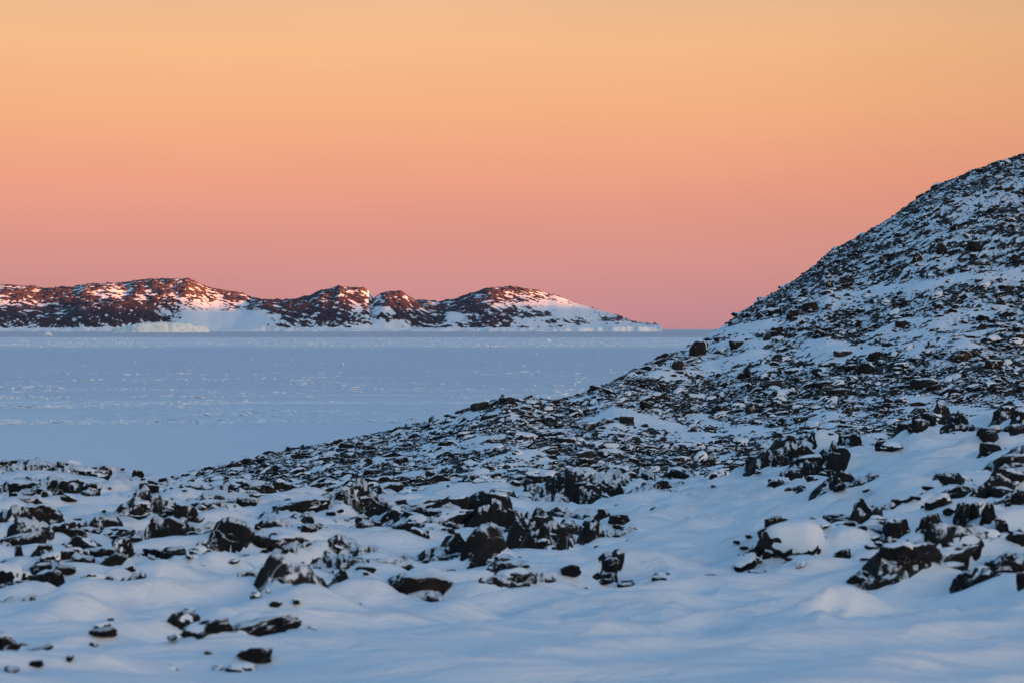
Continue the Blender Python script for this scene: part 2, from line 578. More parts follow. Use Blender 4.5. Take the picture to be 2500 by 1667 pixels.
def crest_depth(uu):
    return interp([(-900, 262), (400, 250), (900, 226), (1250, 214), (1500, 228), (1750, 262), (2100, 282), (2500, 288), (3700, 300)], uu)


_tp = np.array([0, .12, .25, .4, .55, .7, .82, .92, 1.0])
_sp = np.array([0, .05, .115, .215, .36, .56, .76, .935, 1.0])


def hill_z(uu, d):
    dc = crest_depth(uu)
    t = (d - D0) / (dc - D0)
    s = np.where(t <= 1, np.interp(t, _tp, _sp), 1 - 2.2 * np.maximum(t - 1, 0) ** 1.6)
    yc = interp(CREST, uu)
    y = 1238 + (yc - 1238) * s
    z = zrow(y, d)
    x = (uu - CX) / F_PX * d
    env = sstep(0.02, 0.25, t) * (1 - 0.65 * sstep(0.85, 1.0, t) * (t < 1.2))
    z = z + env * (0.85 * fbm2(x / 21, d / 21, 3, 41) + 0.35 * fbm2(x / 6.5 + d / 30, d / 9, 3, 43))
    return z


def hill_bare(uu, d, z):
    """how much stone shows on the hillside, 0 to 1"""
    x = (uu - CX) / F_PX * d
    y = YH + (ZC - z) / d * F_PX
    b = 0.54 + 0.34 * fbm2(x / 13, d / 20, 3, 51) + 0.42 * fbm2(x / 3.6 + d / 15, d / 5.5, 2, 52)
    up = sstep(820, 680, y)
    b = b * (1 - 0.55 * up) + 0.55 * up * 0.86
    b = b - 0.34 * np.exp(-((y - (722 - (uu - 2050) * 0.13)) / 13) ** 2) * sstep(1930, 2120, uu)
    b = b - 0.18 * np.exp(-((y - (905 - (uu - 1700) * 0.10)) / 20) ** 2) * sstep(1560, 1800, uu)
    b = b + 0.30 * np.exp(-((y - 940) / 45) ** 2) * sstep(1400, 1700, uu)
    b = b - 0.2 * np.exp(-((y - 1015) / 14) ** 2 - ((uu - 1500) / 300) ** 2)
    b = b + 0.06 * np.exp(-((y - 1140) / 60) ** 2)
    b = b + 0.2 * sstep(1700, 1300, uu) * np.exp(-((y - interp(CREST, uu)) / 60) ** 2)
    return np.clip(b, 0.06, 1)


NK, NH = 900, 490
uk = np.linspace(-500, 3000, NK)
dk = np.concatenate([np.linspace(80, 300, NH - 40), np.linspace(301, 380, 40)])
UH, DH = np.meshgrid(uk, dk)
XH = (UH - CX) / F_PX * DH
ZH0 = hill_z(UH, DH)
bare = hill_bare(UH, DH, ZH0)
rx, ry = XH * 0.94 + DH * 0.34, -XH * 0.34 + DH * 0.94
f1, f2, cid = worley2(rx / 1.3 + 0.3 * fbm2(XH / 2, DH / 2, 2, 60), ry / 0.8, 61)
g1, g2, gid = worley2(rx / 0.62, ry / 0.40, 62)
Rk = (cid - 0.35) * 0.62 * sstep(0.0, 0.25, f2 - f1) + (gid - 0.4) * 0.30 * sstep(0.0, 0.3, g2 - g1) + 0.10 * fbm2(XH / 0.5, DH / 0.5, 3, 64)
Sn = 0.25 + 0.15 * fbm2(rx / 5, ry / 2.0, 3, 66) + (0.5 - bare) * 0.9
diff = Rk - Sn
ZHm = ZH0 + np.maximum(Rk, Sn) * 0.85 - 0.25
ZHm = np.where((DH > crest_depth(UH) + 75), np.minimum(ZHm, -3), ZHm)
snow_h = np.clip(0.62 - diff * 4.0, 0, 1)
link('rocky_hillside', grid_mesh('rocky_hillside', XH, DH, ZHm, [M_HILL], snow_h), kind='structure', label='steep stony hillside patched with snow above the frozen bay')

# ------------------------------------------------------------------ foreground snow
YCR = [(-900, 1160), (0, 1160), (300, 1172), (450, 1190), (700, 1208), (900, 1216), (1250, 1220), (1420, 1222), (1560, 1200), (1760, 1184), (1850, 1160), (1960, 1130), (2100, 1104), (2230, 1062), (2320, 1046), (2500, 1012), (2800, 975), (3500, 920)]
_gd = np.array([2, 5, 8, 12, 18, 23, 30, 37, 45, 52, 58, 64, 70])
_gg = np.array([8.0, 3.9, 2.45, 1.62, 1.0, 0.76, 0.545, 0.395, 0.262, 0.172, 0.105, 0.048, 0.0])


def fg_base(uu, d):
    yc = interp(YCR, uu)
    y = yc + (1667 - yc) * np.interp(d, _gd, _gg)
    z = zrow(y, d)
    z70 = zrow(yc, 70.0)
    return np.where(d <= 70, z, z70 - 0.10 * (d - 70) - 0.016 * np.maximum(d - 70, 0) ** 2)


def fg_depth(uu, y):                       # depth at which the snow surface meets photo row y in column uu
    yc = float(interp(YCR, uu))
    g = (y - yc) / (1667 - yc)
    return float(np.interp(-g, -_gg, _gd)) if g > 0 else 70.0 + min(4.0, -g * 20)


# the rocks one can pick out: column, row of the lower edge, width, height, form, snow, colour, words
# forms: b block, f flat ledge, t tall slab, r rounded, w wedge;  snow 0..3;  colour k black, n brown, g grey, m mossy
HAND = """
87 1160 92 32 b 1 k|dark boulder on the snow crest against the sea ice, near the left edge
10 1152 28 22 r 1 k|small round dark rock on the crest at the left edge
160 1162 46 18 f 2 k|
225 1172 92 28 f 2 k|flat dark slab with snow streaks on the crest in front of the sea ice
152 1217 68 62 t 1 k|tall ragged dark rock under the flat slab on the left crest
62 1207 108 32 f 2 k|
172 1218 40 42 b 2 k|
195 1230 66 26 w 1 k|
336 1181 24 18 r 0 k|lone small dark rock where the left crest meets the sea ice
354 1211 30 22 b 1 n|
305 1202 46 14 f 1 k|
380 1191 62 12 f 1 g|
465 1210 52 22 b 2 k|
580 1216 110 42 b 1 k|big dark rounded rock on the crest below the foot of the hillside
640 1219 58 24 f 1 n|
685 1209 50 32 w 1 n|
30 1247 20 22 b 1 k|
65 1262 20 22 b 0 n|small upright cube of rock alone on smooth snow near the left edge
75 1323 122 58 b 1 k|big dark hump of rock with a pale snow fan on its flank, left side
50 1341 88 26 f 1 k|
210 1313 78 30 f 2 k|
177 1334 52 24 b 2 k|
368 1292 112 56 w 1 n|large peaked dark boulder with a snow-dusted top, left of centre
427 1284 30 22 b 1 k|
275 1323 84 38 b 2 n|
400 1301 34 28 b 1 k|
445 1306 52 52 b 1 k|
522 1250 68 28 w 0 n|brown wedge of rock alone on clean snow below the crest
578 1246 30 18 r 0 n|
505 1272 76 24 f 2 k|
555 1264 46 30 b 2 k|
597 1266 42 30 b 2 k|
378 1346 56 36 b 1 k|
445 1353 118 42 f 1 k|
447 1383 148 30 w 2 k|long low dark ledge under a lip of snow, left of centre
570 1371 78 48 b 2 k|
650 1362 62 38 b 2 n|
700 1398 98 66 b 1 n|big brown-black block with a flat snowy top, left of centre
760 1386 28 54 t 1 k|narrow upright slab beside the big brown-black block
779 1378 24 26 r 1 g|
590 1394 42 34 r 0 m|mossy olive lump of rock below the big brown-black block
478 1403 56 32 w 2 k|
230 1397 24 42 t 1 k|
262 1400 42 50 b 1 k|
293 1386 42 42 b 2 k|
145 1393 56 22 f 2 k|
103 1387 36 22 b 2 k|
43 1412 16 46 t 2 k|thin leaning blade of rock in snow near the left edge
72 1405 12 36 t 2 k|
125 1441 42 48 b 3 k|block half buried under a thick snow cap near the left edge
255 1456 94 50 w 2 k|
308 1470 56 52 w 1 k|
83 1475 46 16 f 1 k|
25 1503 56 26 f 2 k|
7 1443 20 22 b 1 n|
34 1442 20 22 b 1 k|
170 1457 24 16 f 1 n|
590 1459 60 32 b 2 k|
670 1513 64 76 t 2 k|upright pointed rock streaked with snow at the near end of its outcrop
745 1491 90 64 w 2 k|
727 1514 72 38 w 2 k|
830 1476 48 56 w 2 k|
890 1470 70 46 r 3 k|rock wholly plastered with smooth white snow beside the brown-based boulder
1025 1472 136 66 r 2 n|large rounded boulder with a brown base and snow over its back, front centre
1238 1426 70 30 f 2 k|
1245 1471 88 32 f 2 k|
246 1584 56 18 f 0 k|low dark hump alone on the smooth blue snow, lower left
500 1594 102 36 f 2 k|low snow-streaked rock at the near end of the lowest ledge, lower left
625 1556 156 34 f 1 k|long dark ledge lowest on the blue snow, left of centre
415 1597 20 9 f 0 k|
8 1641 66 40 b 1 k|dark rock cut by the left edge in the bottom corner
85 1622 58 12 f 1 k|
20 1660 28 10 f 1 k|
672 1327 66 36 r 1 k|rounded black boulder with a thin snow crown, left of centre
737 1307 46 22 f 2 k|
818 1303 32 16 w 0 k|
865 1308 58 20 f 2 k|
740 1289 122 46 f 2 k|
860 1286 134 46 f 2 k|
800 1221 40 22 r 0 n|
833 1222 30 42 w 0 n|pointed brown tooth of rock standing up on the crest
900 1216 60 16 f 1 k|
940 1222 70 22 f 1 k|
1012 1286 146 34 f 1 k|long low black ledge with clean snow in front, centre
1117 1277 68 44 b 2 k|
1205 1306 90 80 b 1 k|
1105 1306 88 32 f 2 k|
1000 1293 56 14 f 1 k|
1045 1331 62 34 b 3 k|
1020 1363 44 44 r 1 k|
898 1408 166 54 r 1 k|broad dark boulder with a snow shelf on top, centre
1100 1396 88 62 w 2 k|
1180 1405 68 64 b 2 n|
1207 1347 52 44 w 1 k|
1262 1356 50 100 t 1 k|tallest leaning dark slab split by snow gullies, centre
1318 1328 68 72 b 1 k|
1280 1363 52 52 b 1 k|
1327 1385 78 70 b 2 k|squat boulder with a snowy top and furry dark face below the leaning slabs
1390 1356 46 42 b 2 k|
1453 1366 54 80 w 2 k|dark pyramid of rock plastered white on its right flank
1500 1350 40 14 f 2 k|
1417 1243 156 86 w 1 k|largest boulder on the crest, black and veined with snow
1262 1209 54 32 b 1 k|
1305 1212 42 36 b 1 k|
1225 1246 62 34 b 2 k|
1312 1247 52 20 f 3 k|
1358 1272 52 24 w 1 k|
1428 1279 78 28 r 1 k|
1475 1290 30 36 b 1 k|
1576 1195 38 40 r 0 k|round-topped dark knob standing on the crest right of centre
1545 1194 24 22 r 0 n|
1605 1229 92 48 w 2 k|
1660 1215 40 20 w 1 k|
1655 1184 62 26 f 1 k|
1532 1253 52 18 f 2 k|
1590 1272 40 16 w 2 k|
1495 1425 46 24 f 1 k|
1525 1436 34 12 f 1 k|
1580 1436 58 14 f 1 k|
1625 1432 48 16 f 1 k|
1605 1403 32 12 f 1 k|
1724 1427 42 18 f 1 k|
1443 1454 30 10 f 0 k|
1910 1160 122 80 w 1 n|big dark wedge boulder at the brow of the snow slope, right side
1850 1162 42 38 b 1 k|
1985 1169 84 40 b 2 k|
2037 1161 50 42 b 1 k|
2010 1125 100 56 b 3 k|square rock under a thick white snow block, behind the big wedge boulder
2065 1123 36 52 t 1 k|
2092 1120 28 46 t 1 k|
2155 1127 28 32 b 1 k|
2174 1126 18 32 t 1 k|
2245 1051 36 38 b 0 k|
2289 1067 58 46 r 1 n|smooth round brown boulder among black ones on the right crest
2342 1081 64 62 w 1 k|
2212 1058 46 30 b 1 k|
2252 1082 38 40 b 1 k|
2458 1047 52 54 b 1 k|
2497 1062 44 62 b 2 n|
2415 1093 48 28 b 1 k|
2490 1101 52 42 b 1 k|
2424 1133 48 36 b 2 k|
2475 1163 74 28 r 0 g|smooth grey rounded rock at the right edge below the crest
2031 1240 60 38 w 1 k|
2028 1206 28 16 f 1 k|
1957 1207 26 22 w 1 k|
1894 1198 32 22 b 1 k|
2320 1216 58 36 b 2 k|
2350 1219 48 18 f 1 k|
2045 1326 70 44 b 2 k|
2105 1326 74 74 w 2 k|
2150 1312 46 42 b 2 k|
2195 1344 60 72 b 2 k|
2215 1282 58 32 b 1 k|
2297 1249 130 36 f 1 k|flat black slab capping the outcrop wall on the right
2285 1331 46 86 t 1 k|
2320 1299 26 50 t 1 k|
2350 1311 36 64 t 1 k|
2380 1306 26 48 t 2 k|
2415 1311 32 54 t 2 k|
2448 1311 32 52 t 2 k|
2258 1326 28 62 t 1 k|
1945 1380 158 84 r 3 k|dome-shaped boulder smothered in snow, right of centre
2137 1349 58 28 r 2 k|
2230 1424 112 46 f 1 g|
2310 1390 150 44 f 2 g|
2362 1423 46 30 w 1 k|
2412 1431 64 52 b 1 k|
2462 1386 78 42 w 2 k|
2498 1466 26 40 b 1 k|
1960 1408 28 18 r 0 k|
2040 1401 62 12 f 1 k|
2137 1405 42 16 w 1 k|
1850 1411 38 10 f 0 k|
1800 1385 60 22 f 1 k|
1860 1390 60 26 f 1 k|
2440 1246 68 32 f 2 k|
2490 1261 36 32 b 1 k|
2030 1437 20 7 f 0 k|
"""
rocks = []
for ln in HAND.strip().splitlines():
    l_, w_ = ln.split('|')
    p = l_.split()
    rocks.append(dict(u=float(p[0]), y=float(p[1]), w=float(p[2]), h=float(p[3]), form=p[4], snow=int(p[5]), col=p[6], words=w_.strip()))
rng = random.Random(11)
nrng = np.random.default_rng(4)
EXTRA = 70
tries = 0
while EXTRA > 0 and tries < 20000:
    tries += 1
    b0 = rng.choice(rocks[:150])
    u0, y0 = b0['u'] + rng.gauss(0, 60), b0['y'] + rng.gauss(0, 14)
    if not (0 < u0 < 2500 and 1185 < y0 < 1470) or (1480 < u0 < 1960 and y0 > 1215) or y0 < float(interp(YCR, u0)) + 8:
        continue
    if min(abs(u0 - q_['u']) / 30 + abs(y0 - q_['y']) / 12 for q_ in rocks) < 0.8:
        continue
    w0 = rng.uniform(24, 64)
    rocks.append(dict(u=u0, y=y0, w=w0, h=w0 * rng.uniform(0.3, 0.62), form=rng.choice('bffwr'), snow=rng.choice((1, 1, 2, 2)), col=rng.choice('kkkn'), words=''))
    EXTRA -= 1
for r in rocks:
    r['d'] = fg_depth(r['u'], r['y'])
    r['m'] = r['d'] / F_PX
    r['W'] = r['w'] * r['m'] * 1.22
    r['Hh'] = r['h'] * r['m'] * (0.86 if r['form'] == 't' else 0.98)
    dep = {'b': 0.85, 'f': 0.75, 't': 0.8, 'r': 0.9, 'w': 0.9}[r['form']]
    r['Dp'] = max(r['W'] * dep, 0.5 * r['Hh']) if r['form'] != 'f' else max(0.25, min(r['W'] * 0.7, 1.2))
    r['yc'] = r['d'] + r['Dp'] * 0.38
    r['xc'] = (r['u'] - CX) / F_PX * r['d']

NFU, NFD = 850, 540
uf = np.linspace(-600, 3100, NFU)
df = np.concatenate([np.linspace(3, 14, 24, endpoint=False), np.geomspace(14, 92, NFD - 24)])
UF, DF = np.meshgrid(uf, df)
XF = (UF - CX) / F_PX * DF


def snow_relief(x, d):
    """wind-packed drifts running across the slope, with finer sastrugi"""
    near = sstep(30, 20, d)
    wx = x + 0.6 * fbm2(x / 4, d / 4, 2, 76)
    q1 = fbm2(wx / 5.0 - d / 20, d / 3.4 + x / 16, 3, 71)
    lip = ridged2(wx / 4.4, d / 2.1 - x / 9, 2, 70)
    a_ = -0.07 + 0.32 * q1 + 0.36 * sstep(0.45, 1.0, lip) ** 1.4 + 0.07 * fbm2(x / 2.4, d / 1.1 + x / 7, 3, 72)
    st = ridged2(x / 3.6 + 0.4 * fbm2(x / 3, d / 3, 2, 74), d / 0.9 + x / 4.5, 2, 73)
    a_ = a_ * (1 - 0.52 * near) + 0.05 * sstep(0.72, 1.0, st) * (0.35 + 0.65 * sstep(0.0, 0.35, fbm2(x / 7, d / 5, 2, 75)))
    q = d / 1.9 - x / 11 + 0.55 * fbm2(x / 2.6, d / 2.6, 3, 83)
    saw = q - np.floor(q)
    a_ = a_ + 0.075 * sstep(0, 0.07, saw) * np.exp(-2.6 * saw) * sstep(0.02, 0.30, fbm2(x / 3.2, d / 1.9, 2, 84)) * (0.45 + 0.55 * sstep(16, 24, d))
    return a_


ZF = fg_base(UF, DF) + snow_relief(XF, DF)
NA, NB = noise2(XF * 2.5, DF * 2.5, 79), np.clip(0.55 + 0.7 * noise2(XF * 0.9, DF * 0.9, 78), 0, 1.2)
# wind-cut lips of hard snow: from (column, row) to (column, row), height
for (u0_, y0_, u1_, y1_, am) in [(120, 1545, 270, 1508, .11), (265, 1508, 560, 1478, .10), (20, 1520, 120, 1490, .07), (1962, 1540, 2140, 1512, .13), (1990, 1528, 2120, 1545, .08), (2055, 1572, 2160, 1566, .10), (1490, 1508, 1560, 1500, .05), (1480, 1520, 1545, 1514, .05), (1440, 1570, 1560, 1582, .04),
                                 (1720, 1450, 1785, 1415, .07), (1650, 1430, 1700, 1416, .05), (1290, 1470, 1520, 1462, .06), (800, 1495, 960, 1480, .06), (2150, 1400, 2330, 1392, .05), (1960, 1160, 2140, 1120, .10), (2000, 1230, 2160, 1215, .08), (250, 1218, 420, 1216, .08), (120, 1245, 330, 1238, .06), (700, 1560, 860, 1546, .05), (40, 1580, 100, 1574, .03), (1860, 1500, 1975, 1530, .05),
                                 (1280, 1600, 1420, 1588, .03), (930, 1580, 1010, 1572, .03), (2200, 1600, 2420, 1585, .05), (560, 1640, 760, 1630, .03), (1010, 1640, 1130, 1630, .03)]:
    da, db = fg_depth(u0_, y0_), fg_depth(u1_, y1_)
    xa, xb = (u0_ - CX) / F_PX * da, (u1_ - CX) / F_PX * db
    L2 = (xb - xa) ** 2 + (db - da) ** 2
    tq = ((XF - xa) * (xb - xa) + (DF - da) * (db - da)) / L2
    off_ = DF - (da + np.clip(tq, -0.3, 1.3) * (db - da)) - 0.12 * NA
    ZF += 1.15 * am * np.where(off_ < 0, np.exp(-(off_ / 0.08) ** 2), np.exp(-off_ / 0.7)) * np.exp(-(np.maximum(np.abs(tq - 0.5) - 0.32, 0) / 0.13) ** 2) * NB
# wind scoops and tails round the rocks
DR = np.zeros_like(ZF)
for r in rocks:
    rx_, ry_ = max(r['W'], 0.25), max(r['Dp'], 0.25)
    i0, i1 = np.searchsorted(df, (r['yc'] - 4 * ry_ - 0.8, r['yc'] + 9 * ry_ + 0.8))
    j0, j1 = np.searchsorted(uf, (r['u'] - 4.5 * r['w'] - 40, r['u'] + 6.5 * r['w'] + 40))
    sl = (slice(i0, i1), slice(j0, j1))
    if i1 <= i0 or j1 <= j0:
        continue
    lx, ly = XF[sl] - r['xc'], DF[sl] - r['yc']
    k = r['Hh'] * (0.42 + 0.12 * r['snow'])
    mound = np.exp(-(lx / (0.85 * rx_)) ** 2 - (ly / (1.1 * ry_)) ** 2)
    tail = np.exp(-(ly / (0.7 * ry_)) ** 2) * np.where(lx > 0, np.exp(-lx / (1.5 * rx_)), np.exp(-(lx / (0.5 * rx_)) ** 2))
    back = np.exp(-(np.abs(lx) / (0.80 * rx_)) ** 2.4) * np.where(ly > 0, np.exp(-(ly / (3.8 * ry_)) ** 1.3), np.exp(-(ly / (0.22 * ry_)) ** 2))
    scoop = np.exp(-(lx / (0.62 * rx_)) ** 2 - ((ly + 0.85 * ry_) / (0.40 * ry_)) ** 2)
    ADD = k * (0.16 * mound + 0.40 * tail + 0.62 * back) - 0.20 * r['Hh'] * scoop
    DR[sl] = np.where(ADD > 0, np.maximum(DR[sl], ADD), DR[sl] + 0.5 * np.minimum(ADD, 0) * (DR[sl] < 0.05))
for _ in range(3):                          # settle the drifts
    DR[1:-1] = 0.25 * DR[:-2] + 0.5 * DR[1:-1] + 0.25 * DR[2:]
    DR[:, 3:-3] = (DR[:, :-6] + DR[:, 1:-5] + DR[:, 2:-4] + DR[:, 3:-3] + DR[:, 4:-2] + DR[:, 5:-1] + DR[:, 6:]) / 7
Z0 = ZF.copy()
ZF = ZF + DR * (1 + 0.35 * fbm2(XF / 0.45, DF / 0.45, 3, 81)) + 0.02 * fbm2(XF / 0.8, DF / 0.5, 3, 82) * sstep(18, 30, DF)
link('snow_ground', grid_mesh('snow_ground', XF, DF, ZF, [M_SNOW]), kind='structure', label='blue-shadowed drifted snow slope in the foreground')


# ragged bedrock coming through the snow along the rock rows
BK = np.full_like(ZF, -3.0)
wobx, woby = fbm2(XF / 0.9, DF / 0.9, 3, 101), fbm2(XF / 0.9, DF / 0.9, 3, 102)
for r in rocks:
    if r['w'] < 30 or r['snow'] == 3 or r['y'] > 1540:
        continue
    i0, i1 = np.searchsorted(df, (r['yc'] - 3 * r['Dp'] - 0.5, r['yc'] + 3 * r['Dp'] + 0.5))
    j0, j1 = np.searchsorted(uf, (r['u'] - 2.2 * r['w'] - 20, r['u'] + 2.2 * r['w'] + 20))
    sl = (slice(i0, i1), slice(j0, j1))
    lx = (XF[sl] - r['xc'] + 0.22 * r['W'] * wobx[sl]) / ((0.95 if r['form'] == 'f' else 0.74) * r['W'])
    ly = (DF[sl] - r['yc'] - 0.1 * r['Dp'] + 0.3 * r['Dp'] * woby[sl] - 0.45 * (XF[sl] - r['xc'])) / (0.95 * r['Dp'])
    e_ = np.abs(lx) ** 2.2 + np.abs(ly) ** 2.2
    e_ = e_ + {'t': 0.22, 'f': 0.06, 'w': 0.10}.get(r['form'], 0.0)
    BK[sl] = np.maximum(BK[sl], r['Hh'] * (0.88 - 0.70 * e_))
sx, sy = XF * 0.96 + DF * 0.28, -XF * 0.28 + DF * 0.96
b1, b2, bid = worley2(sx / 0.62 + 0.25 * wobx, sy / 0.34, 103)
c1, c2, cid2 = worley2(sx / 0.26, sy / 0.17, 104)
jag = (bid - 0.55) * 0.55 + (cid2 - 0.5) * 0.17 - 0.22 * (1 - sstep(0, 0.14, b2 - b1)) - 0.10 * (1 - sstep(0, 0.2, c2 - c1)) + 0.05 * fbm2(XF / 0.12, DF / 0.12, 2, 105)
ZB = Z0 + 0.35 * DR + BK + jag * np.clip(0.16 + 0.7 * np.maximum(BK, 0), 0.12, 0.42)
near_ = (ZB > ZF - 0.06)
qd = grid_faces(*ZB.shape)
qd = qd[near_.ravel()[qd].any(1)]
used = np.unique(qd)
rmp = np.full(ZB.size, -1)
rmp[used] = np.arange(len(used))
link('bedrock', mesh_np('bedrock', np.stack([XF.ravel(), DF.ravel(), ZB.ravel()], 1)[used], quads=rmp[qd], mats=[M_BED]), kind='structure', label='ragged black bedrock showing through the foreground snow')


# added unseen slope behind the camera, put in to block low sky glow
ub, vb = np.linspace(-90, 90, 150), np.linspace(3.5, -70, 90)
UB, VB = np.meshgrid(ub, vb)
ZBk = 14.2 + 2.5 * sstep(0, 36, -VB) + 0.07 * np.maximum(-VB - 30, 0) + 0.5 * fbm2(UB / 9, VB / 6, 3, 120) * sstep(1, -8, VB) - 0.012 * np.maximum(np.abs(UB) - 25, 0) ** 1.6
link('glow_block_slope', grid_mesh('glow_block_slope', UB, VB, ZBk, [M_SNOW]), kind='structure')


def fg_z(x, d):
    uu = x / d * F_PX + CX
    i = int(np.clip(np.searchsorted(df, d), 1, len(df) - 1))
    j = int(np.clip(np.searchsorted(uf, uu), 1, len(uf) - 1))
    return float(ZF[i, j])


# ------------------------------------------------------------------ rock shapes
import bmesh


def ico(sub):
    bm = bmesh.new()
    bmesh.ops.create_icosphere(bm, subdivisions=sub, radius=1.0)
    bm.verts.ensure_lookup_table()
    Vv = np.array([v.co[:] for v in bm.verts])
    Ff = np.array([[v.index for v in f.verts] for f in bm.faces])
    bm.free()
    return Vv, Ff


def vnormals(V_, F_):
    fn = np.cross(V_[F_[:, 1]] - V_[F_[:, 0]], V_[F_[:, 2]] - V_[F_[:, 0]])
    N_ = np.zeros_like(V_)
    for i in range(3):
        np.add.at(N_, F_[:, i], fn)
    return N_ / (np.linalg.norm(N_, axis=1, keepdims=True) + 1e-9)


ICO = {s: ico(s) for s in (2, 3, 4)}


def rock_shape(form, seed, sub):
    """unit rock, about 1 wide, 1 deep, 1 high, centred on the origin"""
    g = np.random.default_rng(seed)
    D_, F_ = ICO[sub]
    nP = {'b': 9, 'f': 10, 't': 9, 'r': 18, 'w': 8}[form]
    P = g.normal(size=(nP, 3))
    P /= np.linalg.norm(P, axis=1, keepdims=True)
    hgt = g.uniform(0.62, 1.0, nP)
    extra = [((0, 0, 1), 0.74), ((0, 0, -1), 0.9)]
    if form == 'b':
        extra += [((0.25, -1, 0.18), 0.72), ((-1, -0.2, 0.1), 0.8), ((1, -0.15, 0.25), 0.8)]
    if form == 'w':
        extra = [((-0.75, -0.2, 0.65), 0.55), ((0.85, -0.1, 0.42), 0.62), ((0.1, -1, 0.3), 0.62), ((0, 0, -1), 0.9)]
        if g.random() < 0.5:
            extra = [((-v[0], v[1], v[2]), k_) for v, k_ in extra]
    if form == 't':
        extra += [((0.12, -1, 0.05), 0.66), ((0.9, 0, 0.35), 0.7)]
    if form == 'f':
        extra += [((0.15, -1, 0.35), 0.75)]
    for v, h_ in extra:
        v = np.array(v, float)
        P = np.vstack([P, v / np.linalg.norm(v)])
        hgt = np.append(hgt, h_)
    kk = 8.0 if form == 'r' else 26.0
    dots = np.maximum(D_ @ P.T, 0) / hgt
    rad_ = ((dots ** kk).sum(1) + 0.8 ** kk) ** (-1 / kk)
    V_ = D_ * rad_[:, None]
    rough = 0.13 if form == 'r' else 0.27
    sd = int(g.integers(1000))
    V_ = V_ * (1 + rough * fbm3(V_ * 2.1 + 5, 3, sd))[:, None]
    if sub >= 3:
        # joints and bedding steps
        ax = g.normal(size=3) * (0.5, 0.5, 1)
        ax /= np.linalg.norm(ax)
        q_ = (V_ @ ax) * g.uniform(2.2, 3.6) + 0.7 * fbm3(V_ * 1.5, 2, sd + 7)
        saw = q_ - np.floor(q_)
        V_ = V_ * (1 - 0.085 * (1 - sstep(0.0, 0.16, saw)) - 0.05 * saw)[:, None]
        ax2 = np.cross(ax, g.normal(size=3))
        ax2 /= np.linalg.norm(ax2)
        q2 = (V_ @ ax2) * g.uniform(1.6, 2.6) + 0.5 * fbm3(V_ * 2.0 + 9, 2, sd + 8)
        s2 = np.abs(q2 - np.round(q2))
        V_ = V_ * (1 - 0.10 * (1 - sstep(0.0, 0.07, s2)))[:, None]
        V_ = V_ + vnormals(V_, F_) * (0.075 * fbm3(V_ * 6.0, 3, sd + 3))[:, None]
    lo, hi = V_.min(0), V_.max(0)
    V_ = (V_ - (lo + hi) / 2) / (hi - lo)
    return V_, F_


def snow_cap(V_, F_, amount, seed, scl=(1, 1, 0.6)):
    """snow lying on the upper faces: the covered part of the surface, thickened upward and sinking into the rock at its rim"""
    S = np.array(scl, float)
    Vw = V_ * S
    N_ = vnormals(Vw, F_)
    nz = fbm3(V_ * 2.4 + 3, 3, seed)
    key = N_[:, 2] + 0.30 * N_[:, 0] + 0.55 * nz + 0.16 * fbm3(V_ * 9, 2, seed + 5)
    if amount == 3:
        key = -0.80 * N_[:, 1] + 0.40 * N_[:, 2] + 0.30 * nz
    lo_, hi_, th = {1: (0.85, 1.3, 0.035), 2: (0.62, 1.15, 0.055), 3: (-0.08, 0.45, 0.07), 4: (0.40, 0.9, 0.07)}[amount]
    s_ = sstep(lo_, hi_, key)
    off_ = s_ * th - 0.02 * (1 - sstep(0.0, 0.25, s_))
    dirv = N_ * 0.45 + np.array([0, 0, 0.55])
    Vc = Vw + dirv * off_[:, None]
    for _ in range({1: 1, 2: 4, 3: 9, 4: 1}[amount]):
        acc, num = np.zeros_like(Vc), np.zeros(len(Vc))
        for i_, j_ in ((0, 1), (1, 2), (2, 0)):
            np.add.at(acc, F_[:, i_], Vc[F_[:, j_]])
            np.add.at(num, F_[:, i_], 1)
        Vc = np.where((s_ > 0.02)[:, None], 0.4 * Vc + 0.6 * acc / num[:, None], Vc)
    if amount == 3:
        Vc = Vc + dirv * (s_ * (0.04 + 0.10 * fbm3(V_ * 1.6 + 2, 2, seed + 9)))[:, None]
    keep = (s_[F_] > 0.001).any(1)
    Fc = F_[keep]
    if len(Fc) == 0:
        return []
    lab = np.arange(len(V_))
    while True:                              # connected pieces
        m_ = lab[Fc].min(1)
        new = lab.copy()
        for c_ in range(3):
            np.minimum.at(new, Fc[:, c_], m_)
        new = new[new]
        if (new == lab).all():
            break
        lab = new
    fl_ = lab[Fc[:, 0]]
    ids, cnt = np.unique(fl_, return_counts=True)
    res = []
    for k_ in ids[np.argsort(-cnt)][:6]:
        Fk = Fc[fl_ == k_]
        if res and len(Fk) < 0.03 * cnt.max():
            continue
        used = np.unique(Fk)
        remap = np.full(len(V_), -1)
        remap[used] = np.arange(len(used))
        res.append((Vc[used] / S, remap[Fk]))
    return res


shape_cache = {}


def get_rock(form, var, sub):
    key = (form, var, sub)
    if key not in shape_cache:
        V_, F_ = rock_shape(form, ord(form) * 100 + var, sub)
        shape_cache[key] = (V_, F_, {})
    return shape_cache[key]


def rock_mesh(form, var, sub, col):
    V_, F_, d_ = get_rock(form, var, sub)
    k = ('m', col)
    if k not in d_:
        d_[k] = mesh_np('rock', V_, tris=F_, mats=[M_ROCKS['kngm'.index(col)] if col in 'kngm' else M_STONE])
    return d_[k]


